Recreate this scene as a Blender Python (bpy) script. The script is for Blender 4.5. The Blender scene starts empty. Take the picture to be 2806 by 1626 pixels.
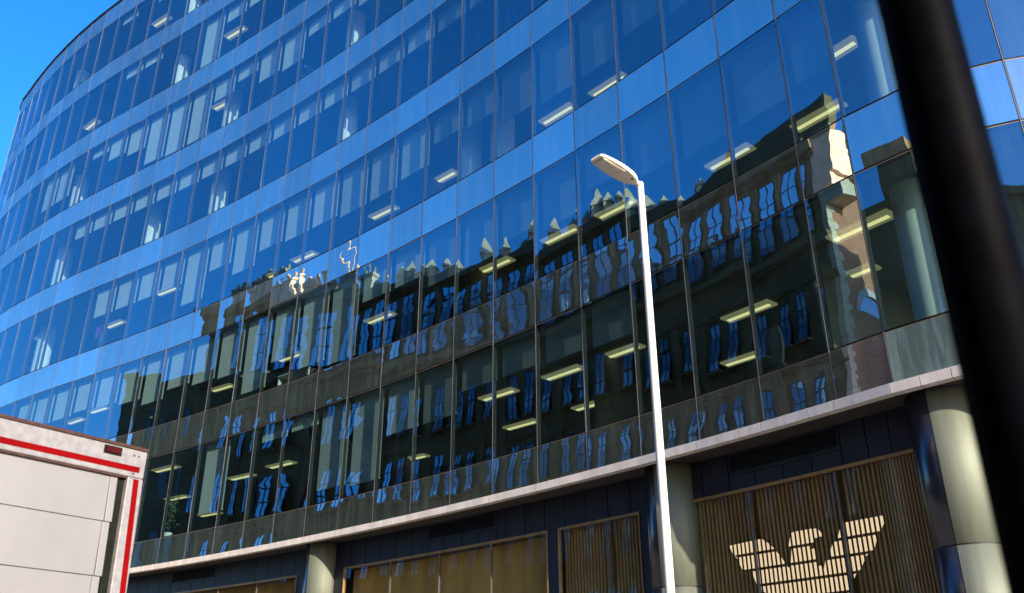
import bpy, math, random
from mathutils import Vector, Matrix
random.seed(7)
R = math.radians
SC = bpy.context.scene
COL = SC.collection
EYE = 1.6                                   # camera height; z values in tables below are relative to the eye

# ------------------------------------------------------------------ camera
PITCH, ROLL = 24.907, -0.235
cd = bpy.data.cameras.new('camera'); cam = bpy.data.objects.new('camera', cd); COL.objects.link(cam)
cd.sensor_fit = 'HORIZONTAL'; cd.sensor_width = 36.0; cd.lens = 31.978
cd.clip_start = 0.05; cd.clip_end = 2000
cam.matrix_world = Matrix.Translation((0, 0, EYE)) @ Matrix.Rotation(R(90 + PITCH), 4, 'X') @ Matrix.Rotation(R(ROLL), 4, 'Z')
cd.dof.use_dof = True; cd.dof.focus_distance = 22.0; cd.dof.aperture_fstop = 2.4
SC.camera = cam

# ------------------------------------------------------------------ light
SUN_AZ, SUN_EL = -57.0, 16.5                # azimuth measured from +X, counter-clockwise
sx, sy = math.cos(R(SUN_AZ)), math.sin(R(SUN_AZ))
wd = bpy.data.worlds.new('World'); SC.world = wd; wd.use_nodes = True
nt = wd.node_tree; bg = nt.nodes['Background']
sky = nt.nodes.new('ShaderNodeTexSky'); sky.sky_type = 'NISHITA'; sky.sun_disc = False
sky.sun_elevation = R(SUN_EL); sky.sun_rotation = math.atan2(sx, sy)
sky.air_density = 1.0; sky.dust_density = 1.0; sky.ozone_density = 4.0; sky.altitude = 0
hs = nt.nodes.new('ShaderNodeHueSaturation'); hs.inputs['Saturation'].default_value = 1.265
tn = nt.nodes.new('ShaderNodeMix'); tn.data_type = 'RGBA'; tn.blend_type = 'MULTIPLY'; tn.inputs[0].default_value = 1.0; tn.inputs[7].default_value = (0.76, 0.76, 0.90, 1)
nt.links.new(sky.outputs[0], hs.inputs['Color']); nt.links.new(hs.outputs[0], tn.inputs[6]); nt.links.new(tn.outputs[2], bg.inputs[0])
bg.inputs[1].default_value = 0.15
sd = bpy.data.lights.new('sun', 'SUN'); sd.energy = 3.0; sd.angle = R(0.53); sd.color = (1.0, 0.86, 0.68)
sun = bpy.data.objects.new('sun', sd); COL.objects.link(sun)
sun.rotation_euler = Vector((sx * math.cos(R(SUN_EL)), sy * math.cos(R(SUN_EL)), math.sin(R(SUN_EL)))).to_track_quat('Z', 'Y').to_euler()
SC.view_settings.view_transform = 'Standard'; SC.view_settings.look = 'None'
SC.view_settings.exposure = 1.75; SC.view_settings.gamma = 1.0
SC.render.engine = 'CYCLES'
cy = SC.cycles
cy.use_denoising = True; cy.max_bounces = 9; cy.glossy_bounces = 5; cy.diffuse_bounces = 3
cy.transparent_max_bounces = 16; cy.caustics_reflective = False; cy.caustics_refractive = False
cy.sample_clamp_indirect = 6.0

# ------------------------------------------------------------------ materials
MATS = {}
def new_mat(name):
    m = bpy.data.materials.new(name); m.use_nodes = True; n = m.node_tree
    n.nodes.clear(); out = n.nodes.new('ShaderNodeOutputMaterial'); MATS[name] = m
    return m, n, out
def node(n, t, **kw):
    x = n.nodes.new(t)
    for k, v in kw.items():
        if k.startswith('i_'): x.inputs[k[2:].replace('_', ' ')].default_value = v
        else: setattr(x, k, v)
    return x
def c4(c): return (c[0], c[1], c[2], 1.0)
def noise_fac(n, scale, detail=4.0, stretch=(1, 1, 1), rough=0.55):
    g = n.nodes.new('ShaderNodeNewGeometry'); mp = n.nodes.new('ShaderNodeMapping')
    mp.inputs['Scale'].default_value = stretch
    n.links.new(g.outputs['Position'], mp.inputs['Vector'])
    t = n.nodes.new('ShaderNodeTexNoise'); t.inputs['Scale'].default_value = scale
    t.inputs['Detail'].default_value = detail; t.inputs['Roughness'].default_value = rough
    n.links.new(mp.outputs[0], t.inputs['Vector'])
    return t.outputs['Fac']
def mixcol(n, fac, a, b, lo=0.35, hi=0.65):
    r = n.nodes.new('ShaderNodeMapRange'); r.inputs[1].default_value = lo; r.inputs[2].default_value = hi
    n.links.new(fac, r.inputs[0])
    m = n.nodes.new('ShaderNodeMix'); m.data_type = 'RGBA'
    n.links.new(r.outputs[0], m.inputs[0]); m.inputs[6].default_value = c4(a); m.inputs[7].default_value = c4(b)
    return m.outputs[2]
def plain(name, col, rough=0.5, metal=0.0, var=0.12, scale=3.0, stretch=(1, 1, 1), spec=0.5, bump=0.0, bscale=40.0, col2=None):
    m, n, out = new_mat(name)
    p = n.nodes.new('ShaderNodeBsdfPrincipled')
    p.inputs['Roughness'].default_value = rough; p.inputs['Metallic'].default_value = metal
    p.inputs['Specular IOR Level'].default_value = spec
    b = col2 if col2 else tuple(c * (1 - 2 * var) for c in col)
    n.links.new(mixcol(n, noise_fac(n, scale, stretch=stretch), b, col), p.inputs['Base Color'])
    if bump:
        bn = n.nodes.new('ShaderNodeBump'); bn.inputs['Strength'].default_value = bump; bn.inputs['Distance'].default_value = 0.02
        n.links.new(noise_fac(n, bscale), bn.inputs['Height']); n.links.new(bn.outputs[0], p.inputs['Normal'])
    n.links.new(p.outputs[0], out.inputs[0])
    return m
def coat(name, w, r):
    p = [x for x in MATS[name].node_tree.nodes if x.type == 'BSDF_PRINCIPLED'][0]; p.inputs['Coat Weight'].default_value = w; p.inputs['Coat Roughness'].default_value = r
def emit(name, col, s):
    m, n, out = new_mat(name); e = node(n, 'ShaderNodeEmission'); e.inputs[0].default_value = c4(col); e.inputs[1].default_value = s
    n.links.new(e.outputs[0], out.inputs[0]); return m
def wavy_normal(n, amp, scale, stretch):
    bn = n.nodes.new('ShaderNodeBump'); bn.inputs['Strength'].default_value = 1.0; bn.inputs['Distance'].default_value = amp
    n.links.new(noise_fac(n, scale, detail=1.0, stretch=stretch, rough=0.4), bn.inputs['Height'])
    return bn.outputs[0]
def glass(name, tint, ior, gloss=(1, 1, 1), behind=None, amp=0.006, scale=0.9, stretch=(1, 1, 1.6), rough=0.0, streak=0.0):
    """coated facade glass: mirror reflection by Fresnel over a see-through (or opaque-backed) sheet"""
    m, n, out = new_mat(name)
    nrm = wavy_normal(n, amp, scale, stretch) if amp else None
    fr = n.nodes.new('ShaderNodeFresnel')                           # same strength from both sides of the sheet
    gm = n.nodes.new('ShaderNodeNewGeometry'); rg = n.nodes.new('ShaderNodeMapRange')
    rg.inputs[3].default_value = ior; rg.inputs[4].default_value = 1.0 / ior
    n.links.new(gm.outputs['Backfacing'], rg.inputs[0]); n.links.new(rg.outputs[0], fr.inputs[0])
    gl = n.nodes.new('ShaderNodeBsdfAnisotropic'); gl.inputs['Color'].default_value = c4(gloss); gl.inputs['Roughness'].default_value = rough
    oi = n.nodes.new('ShaderNodeObjectInfo'); vr = n.nodes.new('ShaderNodeMapRange'); vr.inputs[3].default_value = 0.76; vr.inputs[4].default_value = 1.0
    n.links.new(oi.outputs['Random'], vr.inputs[0]); mc = n.nodes.new('ShaderNodeMix'); mc.data_type = 'RGBA'; mc.blend_type = 'MULTIPLY'; mc.inputs[0].default_value = 1.0
    mc.inputs[6].default_value = c4(gloss); n.links.new(vr.outputs[0], mc.inputs[7]); n.links.new(mc.outputs[2], gl.inputs['Color'])
    if nrm: n.links.new(nrm, gl.inputs['Normal']); n.links.new(nrm, fr.inputs['Normal'])
    if behind is None:
        bk = n.nodes.new('ShaderNodeBsdfTransparent'); bk.inputs[0].default_value = c4(tint)
        if streak:
            df = n.nodes.new('ShaderNodeBsdfDiffuse'); df.inputs[0].default_value = (0.5, 0.5, 0.48, 1)
            f = noise_fac(n, 2.2, detail=6, stretch=(3.0, 3.0, 0.25), rough=0.7)
            mr = n.nodes.new('ShaderNodeMapRange'); mr.inputs[1].default_value = 0.5; mr.inputs[2].default_value = 0.85
            mr.inputs[3].default_value = 0.0; mr.inputs[4].default_value = streak
            n.links.new(f, mr.inputs[0])
            ms = n.nodes.new('ShaderNodeMixShader'); n.links.new(mr.outputs[0], ms.inputs[0]); n.links.new(bk.outputs[0], ms.inputs[1]); n.links.new(df.outputs[0], ms.inputs[2])
            bk = ms
    else:
        bk = n.nodes.new('ShaderNodeBsdfDiffuse')
        f = noise_fac(n, 1.6, detail=6, stretch=(3.0, 3.0, 0.3), rough=0.65)
        n.links.new(mixcol(n, f, behind, tuple(c * 3.0 for c in behind), 0.46, 0.80), bk.inputs[0])
    mx = n.nodes.new('ShaderNodeMixShader'); n.links.new(fr.outputs[0], mx.inputs[0])
    n.links.new(bk.outputs[0], mx.inputs[1]); n.links.new(gl.outputs[0], mx.inputs[2]); n.links.new(mx.outputs[0], out.inputs[0])
    return m

glass('vision_glass', (0.60, 0.78, 0.77), 3.8, (0.50, 0.87, 1.0), amp=0.0029, scale=1.1, stretch=(0.6, 0.6, 1.7), streak=0.035)
glass('spandrel_glass', None, 9.5, (0.92, 1.0, 0.98), behind=(0.044, 0.060, 0.052), amp=0.0030, scale=1.2, stretch=(0.7, 0.7, 1.7))
glass('reflection_spandrel', None, 2.2, (0.9, 1.0, 1.0), behind=(0.10, 0.14, 0.135), amp=0.003)  # lighter backing stands in for a bright reflection in one corner pane
glass('shop_glass', (0.85, 0.83, 0.75), 2.1, (1, 0.97, 0.9), amp=0.002, scale=0.8)
glass('window_glass', None, 9.0, (0.9, 0.95, 1.0), behind=(0.02, 0.02, 0.025), amp=0.003, scale=1.4)
glass('dim_glass', None, 1.6, (0.9, 0.95, 1.0), behind=(0.03, 0.028, 0.025), amp=0.003, scale=1.4)
plain('silver', (0.17, 0.16, 0.16), 0.5, 0.3)
plain('gasket', (0.02, 0.02, 0.02), 0.6)
plain('coping', (0.012, 0.014, 0.02), 0.5)
plain('fascia', (0.80, 0.73, 0.65), 0.55, 0.0, 0.10, 5.0, (1, 1, .15))
plain('soffit', (0.05, 0.045, 0.04), 0.6)
plain('cladding', (0.020, 0.027, 0.042), 0.4, 0.2, 0.2, 2.5, (1, 1, .3))
plain('louvre', (0.022, 0.026, 0.036), 0.5)
plain('bronze', (0.42, 0.27, 0.12), 0.4, 0.5)
plain('rod_bronze', (0.58, 0.41, 0.19), 0.45, 0.3)
plain('shop_back', (0.40, 0.27, 0.07), 0.8, 0, 0.25, 1.2)
plain('shop_curtain', (0.66, 0.48, 0.16), 0.8, 0, 0.2, 1.5, (1, 1, 0.2))
emit('emblem', (1.0, 0.78, 0.53), 0.34)  # emission added so the bars show bright in the soffit's shade
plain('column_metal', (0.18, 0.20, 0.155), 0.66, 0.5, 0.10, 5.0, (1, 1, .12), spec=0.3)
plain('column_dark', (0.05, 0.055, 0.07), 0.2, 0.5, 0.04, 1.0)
plain('ceiling', (0.20, 0.20, 0.17), 0.8)
plain('carpet', (0.10, 0.10, 0.11), 0.9)
plain('room_wall', (0.16, 0.15, 0.11), 0.8, 0, 0.2, 0.35)
plain('plaster', (0.80, 0.80, 0.78), 0.7, 0, 0.03)
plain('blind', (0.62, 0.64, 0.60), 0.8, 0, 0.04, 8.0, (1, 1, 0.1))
plain('shaded_blind', (0.20, 0.21, 0.20), 0.8, 0, 0.04, 8.0, (1, 1, 0.1))  # same blind with the shade put into its colour
plain('half_shaded_blind', (0.46, 0.47, 0.45), 0.8, 0, 0.04, 8.0, (1, 1, 0.1))  # same blind, part of the shade put into its colour
emit('housing', (1.0, 0.86, 0.42), 0.09)
emit('tube', (1.0, 0.82, 0.36), 0.46)
plain('purple', (0.40, 0.05, 0.42), 0.5)
plain('leaf', (0.06, 0.11, 0.03), 0.6)
plain('dark_cloth', (0.02, 0.02, 0.025), 0.8)
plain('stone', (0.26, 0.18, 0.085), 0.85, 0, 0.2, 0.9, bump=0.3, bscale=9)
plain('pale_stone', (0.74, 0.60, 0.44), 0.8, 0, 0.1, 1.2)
plain('slate', (0.05, 0.055, 0.06), 0.5, 0, 0.2, 3)
plain('white_frame', (0.62, 0.60, 0.55), 0.5)
plain('asphalt', (0.05, 0.05, 0.052), 0.9, 0, 0.15, 6)
plain('paving', (0.48, 0.42, 0.34), 0.85, 0, 0.15, 2)
plain('kerb', (0.30, 0.29, 0.27), 0.8)
plain('truck_white', (0.215, 0.208, 0.205), 0.38, 0, 0.05, 1.5, (1, 1, 0.4))
plain('truck_grime', (0.235, 0.225, 0.225), 0.5, 0, 0.13, 14.0)
plain('truck_red', (0.17, 0.002, 0.003), 0.7, 0, 0.06, spec=0.03)
plain('rubber', (0.010, 0.011, 0.009), 0.8, 0, 0.2, 12, spec=0.1)
plain('rust', (0.06, 0.018, 0.012), 0.8, 0, 0.3, 20)
plain('red_lens', (0.06, 0.002, 0.002), 0.5, spec=0.1)
plain('lamp_white', (0.80, 0.79, 0.75), 0.4, 0, 0.02)
plain('lamp_under', (0.82, 0.76, 0.60), 0.5, 0, 0.03)  # white lamp paint with warm light off the ground put into its colour
plain('lamp_lens', (0.84, 0.79, 0.66), 0.3, 0, 0.10, 14)
plain('post_black', (0.002, 0.002, 0.0035), 0.55, 0, 0.3, 14, spec=0.02)
# brick
m, n, out = new_mat('brick')
p = n.nodes.new('ShaderNodeBsdfPrincipled'); p.inputs['Roughness'].default_value = 0.85
bt = n.nodes.new('ShaderNodeTexBrick'); tc = n.nodes.new('ShaderNodeTexCoord')
bt.inputs['Color1'].default_value = (0.38, 0.10, 0.035, 1); bt.inputs['Color2'].default_value = (0.54, 0.18, 0.07, 1); bt.inputs['Mortar'].default_value = (0.45, 0.36, 0.26, 1)
bt.inputs['Scale'].default_value = 1.0; bt.inputs['Brick Width'].default_value = 0.24; bt.inputs['Row Height'].default_value = 0.085; bt.inputs['Mortar Size'].default_value = 0.010
n.links.new(tc.outputs['UV'], bt.inputs['Vector']); n.links.new(bt.outputs[0], p.inputs['Base Color']); n.links.new(p.outputs[0], out.inputs[0])

# ------------------------------------------------------------------ mesh helpers
class MB:
    def __init__(s): s.v = []; s.f = []; s.mi = []; s.mats = []; s.sm = set()
    def _m(s, mat):
        if mat not in s.mats: s.mats.append(mat)
        return s.mats.index(mat)
    def quad(s, pts, mat):
        k = len(s.v); s.v += [tuple(p) for p in pts]; s.f.append(tuple(range(k, k + len(pts)))); s.mi.append(s._m(mat)); return s
    def hexa(s, b, t, mat, faces=None):
        """b, t: four bottom / top corners in the same order"""
        k = len(s.v); s.v += [tuple(p) for p in b] + [tuple(p) for p in t]
        b0, b1, b3, t0 = Vector(b[0]), Vector(b[1]), Vector(b[3]), Vector(t[0])
        flip = (b1 - b0).cross(b3 - b0).dot(t0 - b0) < 0
        F = [(3, 2, 1, 0), (4, 5, 6, 7), (0, 1, 5, 4), (1, 2, 6, 5), (2, 3, 7, 6), (3, 0, 4, 7)]
        for i, f in enumerate(F):
            if faces is None or i in faces: s.f.append(tuple(k + j for j in (f[::-1] if flip else f))); s.mi.append(s._m(mat))
        return s
    def lathe(s, prof, mat, seg=24, cx=0, cy=0, a0=0.0, a1=2 * math.pi, cap=True):
        k = len(s.v); full = abs(a1 - a0 - 2 * math.pi) < 1e-6; ns = seg if full else seg + 1
        for r, z in prof:
            for i in range(ns):
                a = a0 + (a1 - a0) * i / seg; s.v.append((cx + r * math.cos(a), cy + r * math.sin(a), z))
        for j in range(len(prof) - 1):
            for i in range(seg):
                i2 = (i + 1) % ns; s.f.append((k + j * ns + i, k + j * ns + i2, k + (j + 1) * ns + i2, k + (j + 1) * ns + i)); s.mi.append(s._m(mat))
        if cap and full:
            s.f.append(tuple(k + (len(prof) - 1) * ns + i for i in range(ns))); s.mi.append(s._m(mat))
            s.f.append(tuple(k + i for i in reversed(range(ns)))); s.mi.append(s._m(mat))
        return s
    def build(s, name, parent=None, smooth=False, bevel=0.0):
        me = bpy.data.meshes.new(name); me.from_pydata(s.v, [], s.f)
        for mn in s.mats: me.materials.append(MATS[mn])
        me.polygons.foreach_set('material_index', s.mi)
        if smooth: me.polygons.foreach_set('use_smooth', [True] * len(s.f))
        elif s.sm: me.polygons.foreach_set('use_smooth', [i in s.sm for i in range(len(s.f))])
        me.update()
        o = bpy.data.objects.new(name, me); COL.objects.link(o)
        if parent: o.parent = parent
        if bevel:
            b = o.modifiers.new('bevel', 'BEVEL'); b.width = bevel; b.segments = 2; b.limit_method = 'ANGLE'
        return o
def thing(name, label, cat, loc=(0, 0, 0), group=None):
    o = bpy.data.objects.new(name, None); COL.objects.link(o); o.empty_display_size = 0.5
    o['label'] = label; o['category'] = cat
    if group: o['group'] = group
    return o
def tag(o, label, cat, group=None):
    o['label'] = label; o['category'] = cat
    if group: o['group'] = group
    return o
def Z(z): return z + EYE

# ------------------------------------------------------------------ facade plan: one point per vertical joint, m = -5 ...
PLAN = [(10.9, 11.2), (9.4, 11.35), (7.955, 11.74), (6.79, 12.26), (5.87, 13.30), (5.267, 14.123), (4.386, 15.306), (3.477, 16.461), (2.538, 17.594), (1.558, 18.724), (0.55, 19.84), (-0.478, 20.935), (-1.53, 22.012), (-2.601, 23.07), (-3.691, 24.11), (-4.794, 25.128), (-5.921, 26.137), (-7.063, 27.129), (-8.213, 28.097), (-9.382, 29.049), (-10.568, 29.984), (-11.767, 30.897), (-12.993, 31.801), (-14.228, 32.682), (-15.477, 33.548), (-16.742, 34.408), (-18.013, 35.268), (-19.269, 36.13), (-20.499, 37.002), (-21.703, 37.894), (-22.875, 38.809), (-24.016, 39.75), (-25.126, 40.717), (-26.208, 41.713), (-27.274, 42.746), (-28.316, 43.81), (-29.334, 44.905)]
PLAN = [(13.9, 11.15), (12.4, 11.12)] + PLAN
x, y = PLAN[-1]
for a, L in ((134, 1.0), (125, 1.0), (111, 1.0), (96, 1.0), (80, 1.2), (65, 1.4), (52, 1.5), (45, 3.0)):
    x += L * math.cos(R(a)); y += L * math.sin(R(a)); PLAN.append((x, y))
M0 = -7; M1 = M0 + len(PLAN) - 1
HL = [4.65, 5.526, 8.461, 9.639, 12.621, 13.805, 16.807, 17.986, 20.962, 22.129, 25.077, 26.245, 29.213, 30.377, 33.35, 34.629]
PV = [Vector(p) for p in PLAN]; NV = []
for i in range(len(PV)):
    t = (PV[min(i + 1, len(PV) - 1)] - PV[max(i - 1, 0)]).normalized(); NV.append(Vector((t.y, -t.x)))   # inward
def fac(m, t=0.0):
    i = max(0, min(len(PV) - 2, int(math.floor(m - M0)))); s = m - M0 - i
    nn = (NV[i] * (1 - s) + NV[i + 1] * s).normalized(); return PV[i] * (1 - s) + PV[i + 1] * s + nn * t
def fp(m, t, z): p = fac(m, t); return (p.x, p.y, Z(z))
def span(a, b):
    ms = [a] + [float(k) for k in range(int(math.floor(a)) + 1, int(math.ceil(b)))] + [b]
    return [ms[0]] + [q for i, q in enumerate(ms[1:], 1) if q - ms[i - 1] > 1e-4]
def ribbon(mb, a, b, t0, t1, z0, z1, mat):
    """solid band following the facade from joint a to b, between insets t0 < t1 and heights z0 < z1"""
    ms = span(a, b)
    for i in range(len(ms) - 1):
        p, q = ms[i], ms[i + 1]; F = [0, 1, 2, 4]
        if i == 0: F.append(5)
        if i == len(ms) - 2: F.append(3)
        mb.hexa([fp(p, t0, z0), fp(q, t0, z0), fp(q, t1, z0), fp(p, t1, z0)], [fp(p, t0, z1), fp(q, t0, z1), fp(q, t1, z1), fp(p, t1, z1)], mat, F)
    return mb
# picture test: which panes fall inside the frame (used only to decide which panes are objects of their own)
bpy.context.view_layer.update()
def pix(p):
    c = cam.matrix_world.inverted() @ Vector(p); f = cd.lens / 36.0
    if c.z > -0.2: return None
    return (0.5 + f * c.x / -c.z, 0.5 - f * c.y / -c.z * 1024 / 593)
def in_frame(pts, mg=0.0):
    q = [pix(p) for p in pts]
    if any(k is None for k in q): return False
    xs = [k[0] for k in q]; ys = [k[1] for k in q]
    return max(xs) > -mg and min(xs) < 1 + mg and max(ys) > -mg and min(ys) < 1 + mg

# ================================================================== GROUND
def sheet(name, pts, z, mat):
    o = MB().quad([(p[0], p[1], z) for p in pts], mat).build(name); o['kind'] = 'structure'; return o
FOOT = Vector((-3.028, -2.813)); SD = Vector((-0.6805, 0.7327)); SN = Vector((0.7327, 0.6805))   # opposite street front: along, towards the street
def op(s, w, z): p = FOOT + SD * s + SN * w; return (p.x, p.y, Z(z))
sheet('ground', [(-600, -600), (600, -600), (600, 600), (-600, 600)], -0.16, 'paving')
def street(name, s0, s1, w0, w1, z0, z1, mat):
    b = [op(s0, w0, z0 - EYE), op(s1, w0, z0 - EYE), op(s1, w1, z0 - EYE), op(s0, w1, z0 - EYE)]
    t = [op(s0, w0, z1 - EYE), op(s1, w0, z1 - EYE), op(s1, w1, z1 - EYE), op(s0, w1, z1 - EYE)]
    o = MB().hexa(b[::-1], t[::-1], mat).build(name); o['kind'] = 'structure'; return o
street('road', -120, 150, 5.0, 11.6, -0.20, -0.12, 'asphalt')
street('pavement', -120, 150, 0.0, 4.85, -0.20, 0.0, 'paving')
street('kerb', -120, 150, 4.85, 5.0, -0.20, 0.004, 'kerb')
street('pavement', -120, 150, 11.75, 40.0, -0.20, 0.0, 'paving')
street('kerb', -120, 150, 11.6, 11.75, -0.20, 0.004, 'kerb')

# ================================================================== GLASS OFFICE BUILDING
bld = thing('office_building', 'tall curved blue glass office block with blinds, ceiling lights and shops at its foot', 'building')
VIS = range(1, 8)
rest_v, rest_s = MB(), MB()
def pane(a, b, z0, z1, mat, name, rest):
    g = 0.019
    pa, pb = fac(a), fac(b); d = (pb - pa).normalized(); nin = Vector((d.y, -d.x))
    qa, qb = pa + d * g, pb - d * g
    tz = random.gauss(0, 0.0032); tx = random.gauss(0, 0.0034); hw = (qb - qa).length / 2; hh = (z1 - z0) / 2
    def pt(q, z, sgn_x, sgn_z, t):
        o = nin * (t + sgn_x * tx * hw + sgn_z * tz * hh); return (q.x + o.x, q.y + o.y, Z(z))
    b4 = [pt(qa, z0 + g, -1, -1, 0), pt(qb, z0 + g, 1, -1, 0), pt(qb, z0 + g, 1, -1, .03), pt(qa, z0 + g, -1, -1, .03)]
    t4 = [pt(qa, z1 - g, -1, 1, 0), pt(qb, z1 - g, 1, 1, 0), pt(qb, z1 - g, 1, 1, .03), pt(qa, z1 - g, -1, 1, .03)]
    own = in_frame([b4[0], b4[1], t4[0], t4[1]])
    mb = MB() if own else rest
    mb.hexa(b4, t4, 'gasket', [0, 1, 3, 5])
    bow = random.gauss(0, .0026); G = 4; k0 = len(mb.v); mi_ = mb._m(mat)   # each sheet bows a little, in or out
    A, B, C_, D_ = Vector(b4[0]), Vector(b4[1]), Vector(t4[1]), Vector(t4[0])
    for j in range(G + 1):
        for i in range(G + 1):
            u_, v_ = i / G, j / G; q = (A * (1 - u_) + B * u_) * (1 - v_) + (D_ * (1 - u_) + C_ * u_) * v_
            bb = bow * (1 - (2 * u_ - 1) ** 2) * (1 - (2 * v_ - 1) ** 2); mb.v.append((q.x + nin.x * bb, q.y + nin.y * bb, q.z))
    for j in range(G):
        for i in range(G):
            f0 = k0 + j * (G + 1) + i; mb.f.append((f0, f0 + G + 1, f0 + G + 2, f0 + 1)); mb.mi.append(mi_); mb.sm.add(len(mb.f) - 1)
    if own: mb.build(name, bld)
for m in range(M0, M1):
    for k in range(8):
        pane(m, m + 1, HL[2 * k], HL[2 * k + 1], 'reflection_spandrel' if (m, k) == (-2, 0) else 'spandrel_glass', 'spandrel_pane', rest_s)
        if k < 7: pane(m, m + 1, HL[2 * k + 1], HL[2 * k + 2], 'vision_glass', 'vision_pane', rest_v)
o = rest_v.build('glazing', bld); o['kind'] = 'stuff'
o = rest_s.build('spandrel_glazing', bld); o['kind'] = 'stuff'
for m in range(M0, M1 + 1):                                         # vertical joints
    mb = MB(); p = PV[m - M0]; nn = NV[m - M0]; t = Vector((-nn.y, nn.x))
    def bx(w, t0, t1, z0, z1, mat):
        c = [p - t * w + nn * t0, p + t * w + nn * t0, p + t * w + nn * t1, p - t * w + nn * t1]
        mb.hexa([(q.x, q.y, Z(z0)) for q in c], [(q.x, q.y, Z(z1)) for q in c], mat)
    bx(0.021, 0.012, 0.11, HL[0], HL[15], 'gasket'); bx(0.0075, -0.003, 0.012, HL[0], HL[15], 'silver')
    mb.build('mullion', bld)
for z in HL[1:15]:                                                  # horizontal joints
    mb = MB(); ribbon(mb, M0, M1, 0.016, 0.14, z - 0.022, z + 0.022, 'gasket'); ribbon(mb, M0, M1, 0.006, 0.016, z - 0.02, z - 0.008, 'bronze'); mb.build('transom', bld)
ribbon(MB(), M0, M1, -0.05, 0.5, HL[15], HL[15] + 0.09, 'coping').build('coping', bld)
# floors: slab with ceiling below, carpet above; core wall
def depth(m): return 6.2 if m < 1 else min(10.0, 6.2 + (m - 1) * 0.7) if m < 26 else max(5.0, 10 - (m - 26) * 0.7)
def floor_plate(z0, z1):
    mb = MB()
    for m in range(M0 + 1, M1 - 3):
        a, b = (m, m + 1); da, db = depth(a), depth(b)
        P = [(fac(a, .14)), (fac(b, .14)), (fac(b, db)), (fac(a, da))]
        bt_ = [(q.x, q.y, Z(z0)) for q in P]; tp = [(q.x, q.y, Z(z1)) for q in P]
        mb.hexa(bt_, tp, 'ceiling', [0]); mb.hexa(bt_, tp, 'carpet', [1]); mb.hexa(bt_, tp, 'gasket', [2])
    return mb
for k in range(8):
    floor_plate(HL[2 * k] - 0.012, HL[2 * k + 1] - 0.08).build('floor_slab', bld)
mb = MB()
for m in range(M0 + 1, M1 - 3):
    a, b = fac(m, depth(m) - .05), fac(m + 1, depth(m + 1) - .05)
    mb.quad([(a.x, a.y, Z(HL[0])), (b.x, b.y, Z(HL[0])), (b.x, b.y, Z(HL[15] - .1)), (a.x, a.y, Z(HL[15] - .1))], 'room_wall')
mb.build('core_wall', bld)
# partitions between rooms
for k, m in ((1, 0.9), (1, 12.3), (2, 8.2), (3, 9.6), (2, 19.3), (3, 16.4), (5, 13.2), (6, 15.2), (1, 5.1), (4, 11.0), (5, 22.0), (6, 21.0), (7, 24.0)):
    mb = MB(); a, b = fac(m, 2.2), fac(m, depth(m) - 0.1); t = Vector((b.y - a.y, a.x - b.x)).normalized() * 0.06
    z0, z1 = HL[2 * k - 1] - .08, HL[2 * k] - .014; c = [a - t, a + t, b + t, b - t]
    mb.hexa([(q.x, q.y, Z(z0)) for q in c], [(q.x, q.y, Z(z1)) for q in c], 'room_wall'); mb.build('partition', bld)
# interior columns
for m, ks in ((16.9, (4, 5)), (19.85, (4, 6, 7)), (24.7, (3, 4, 5)), (26.9, (7,)), (7.5, (3,)), (6.57, (3,)), (11.75, (4, 5)), (-1.35, (1, 2, 3)), (2.9, (4, 5))):
    for k in ks:
        c = fac(m, 1.15)
        MB().lathe([(0.36, Z(HL[2 * k - 1] - .08)), (0.36, Z(HL[2 * k] - .014))], 'plaster', 24, c.x, c.y, cap=False).build('interior_column', bld, smooth=True)
# roller blinds: drop as a share of the pane height
BL = {1: {14: .78, 12: .14, 11: .12, 10: .82, 9: .85, 8: .46, 7: .46, 6: .28, 5: .28, 4: .30, 3: .32},
      2: {23: .45, 22: .45, 21: .45, 20: .42, 19: .45, 18: .5, 17: .6, 16: .5, 15: .55, 14: .58, 13: .88, 12: .62, 11: .82, 10: .9, 9: .35, 8: .35, 7: .5, 6: .5, 5: .42, 4: .5, 3: .35, 2: .5, 1: .55, 0: .55, -1: .5},
      3: {20: .42, 19: .42, 18: .42, 17: .42, 16: .76, 15: .42, 14: .62, 13: .46, 12: .5, 11: .5, 10: .55, 9: .55, 8: .5, 7: .3, 6: .35, 5: .55, 4: .62, 3: .62, 2: .5, 1: .6, 0: .6},
      4: {m: .24 for m in range(2, 23)},
      5: {22: .14, 21: .36, 20: .46, 19: .82, 18: .86, 17: .86, 16: .32, 15: .2, 14: .46, 13: .52, 12: .2, 11: .2, 10: .3, 24: .6, 25: .6},
      6: {17: .86, 16: .24, 15: .22, 14: .2, 20: .14, 21: .14, 13: .4},
      7: {20: .12, 22: .12}}
for k, dd in BL.items():
    for m, fr in dd.items():
        a, b = fac(m + .07, .24), fac(m + .93, .24); zt = HL[2 * k] - .03; zb = zt - fr * (HL[2 * k] - HL[2 * k - 1])
        n_ = (b - a).normalized(); n_ = Vector((n_.y, -n_.x)) * 0.006
        bm_ = 'shaded_blind' if m <= 7 else 'half_shaded_blind' if m <= 10 else 'blind'  # darker copies where the sun only grazes the facade
        c = [a, b, b + n_, a + n_]; mb = MB()
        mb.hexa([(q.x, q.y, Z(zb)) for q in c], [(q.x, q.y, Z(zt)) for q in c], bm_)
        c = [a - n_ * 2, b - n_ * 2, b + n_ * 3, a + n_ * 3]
        mb.hexa([(q.x, q.y, Z(zb - .03)) for q in c], [(q.x, q.y, Z(zb)) for q in c], bm_); mb.build('blind', bld)
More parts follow.
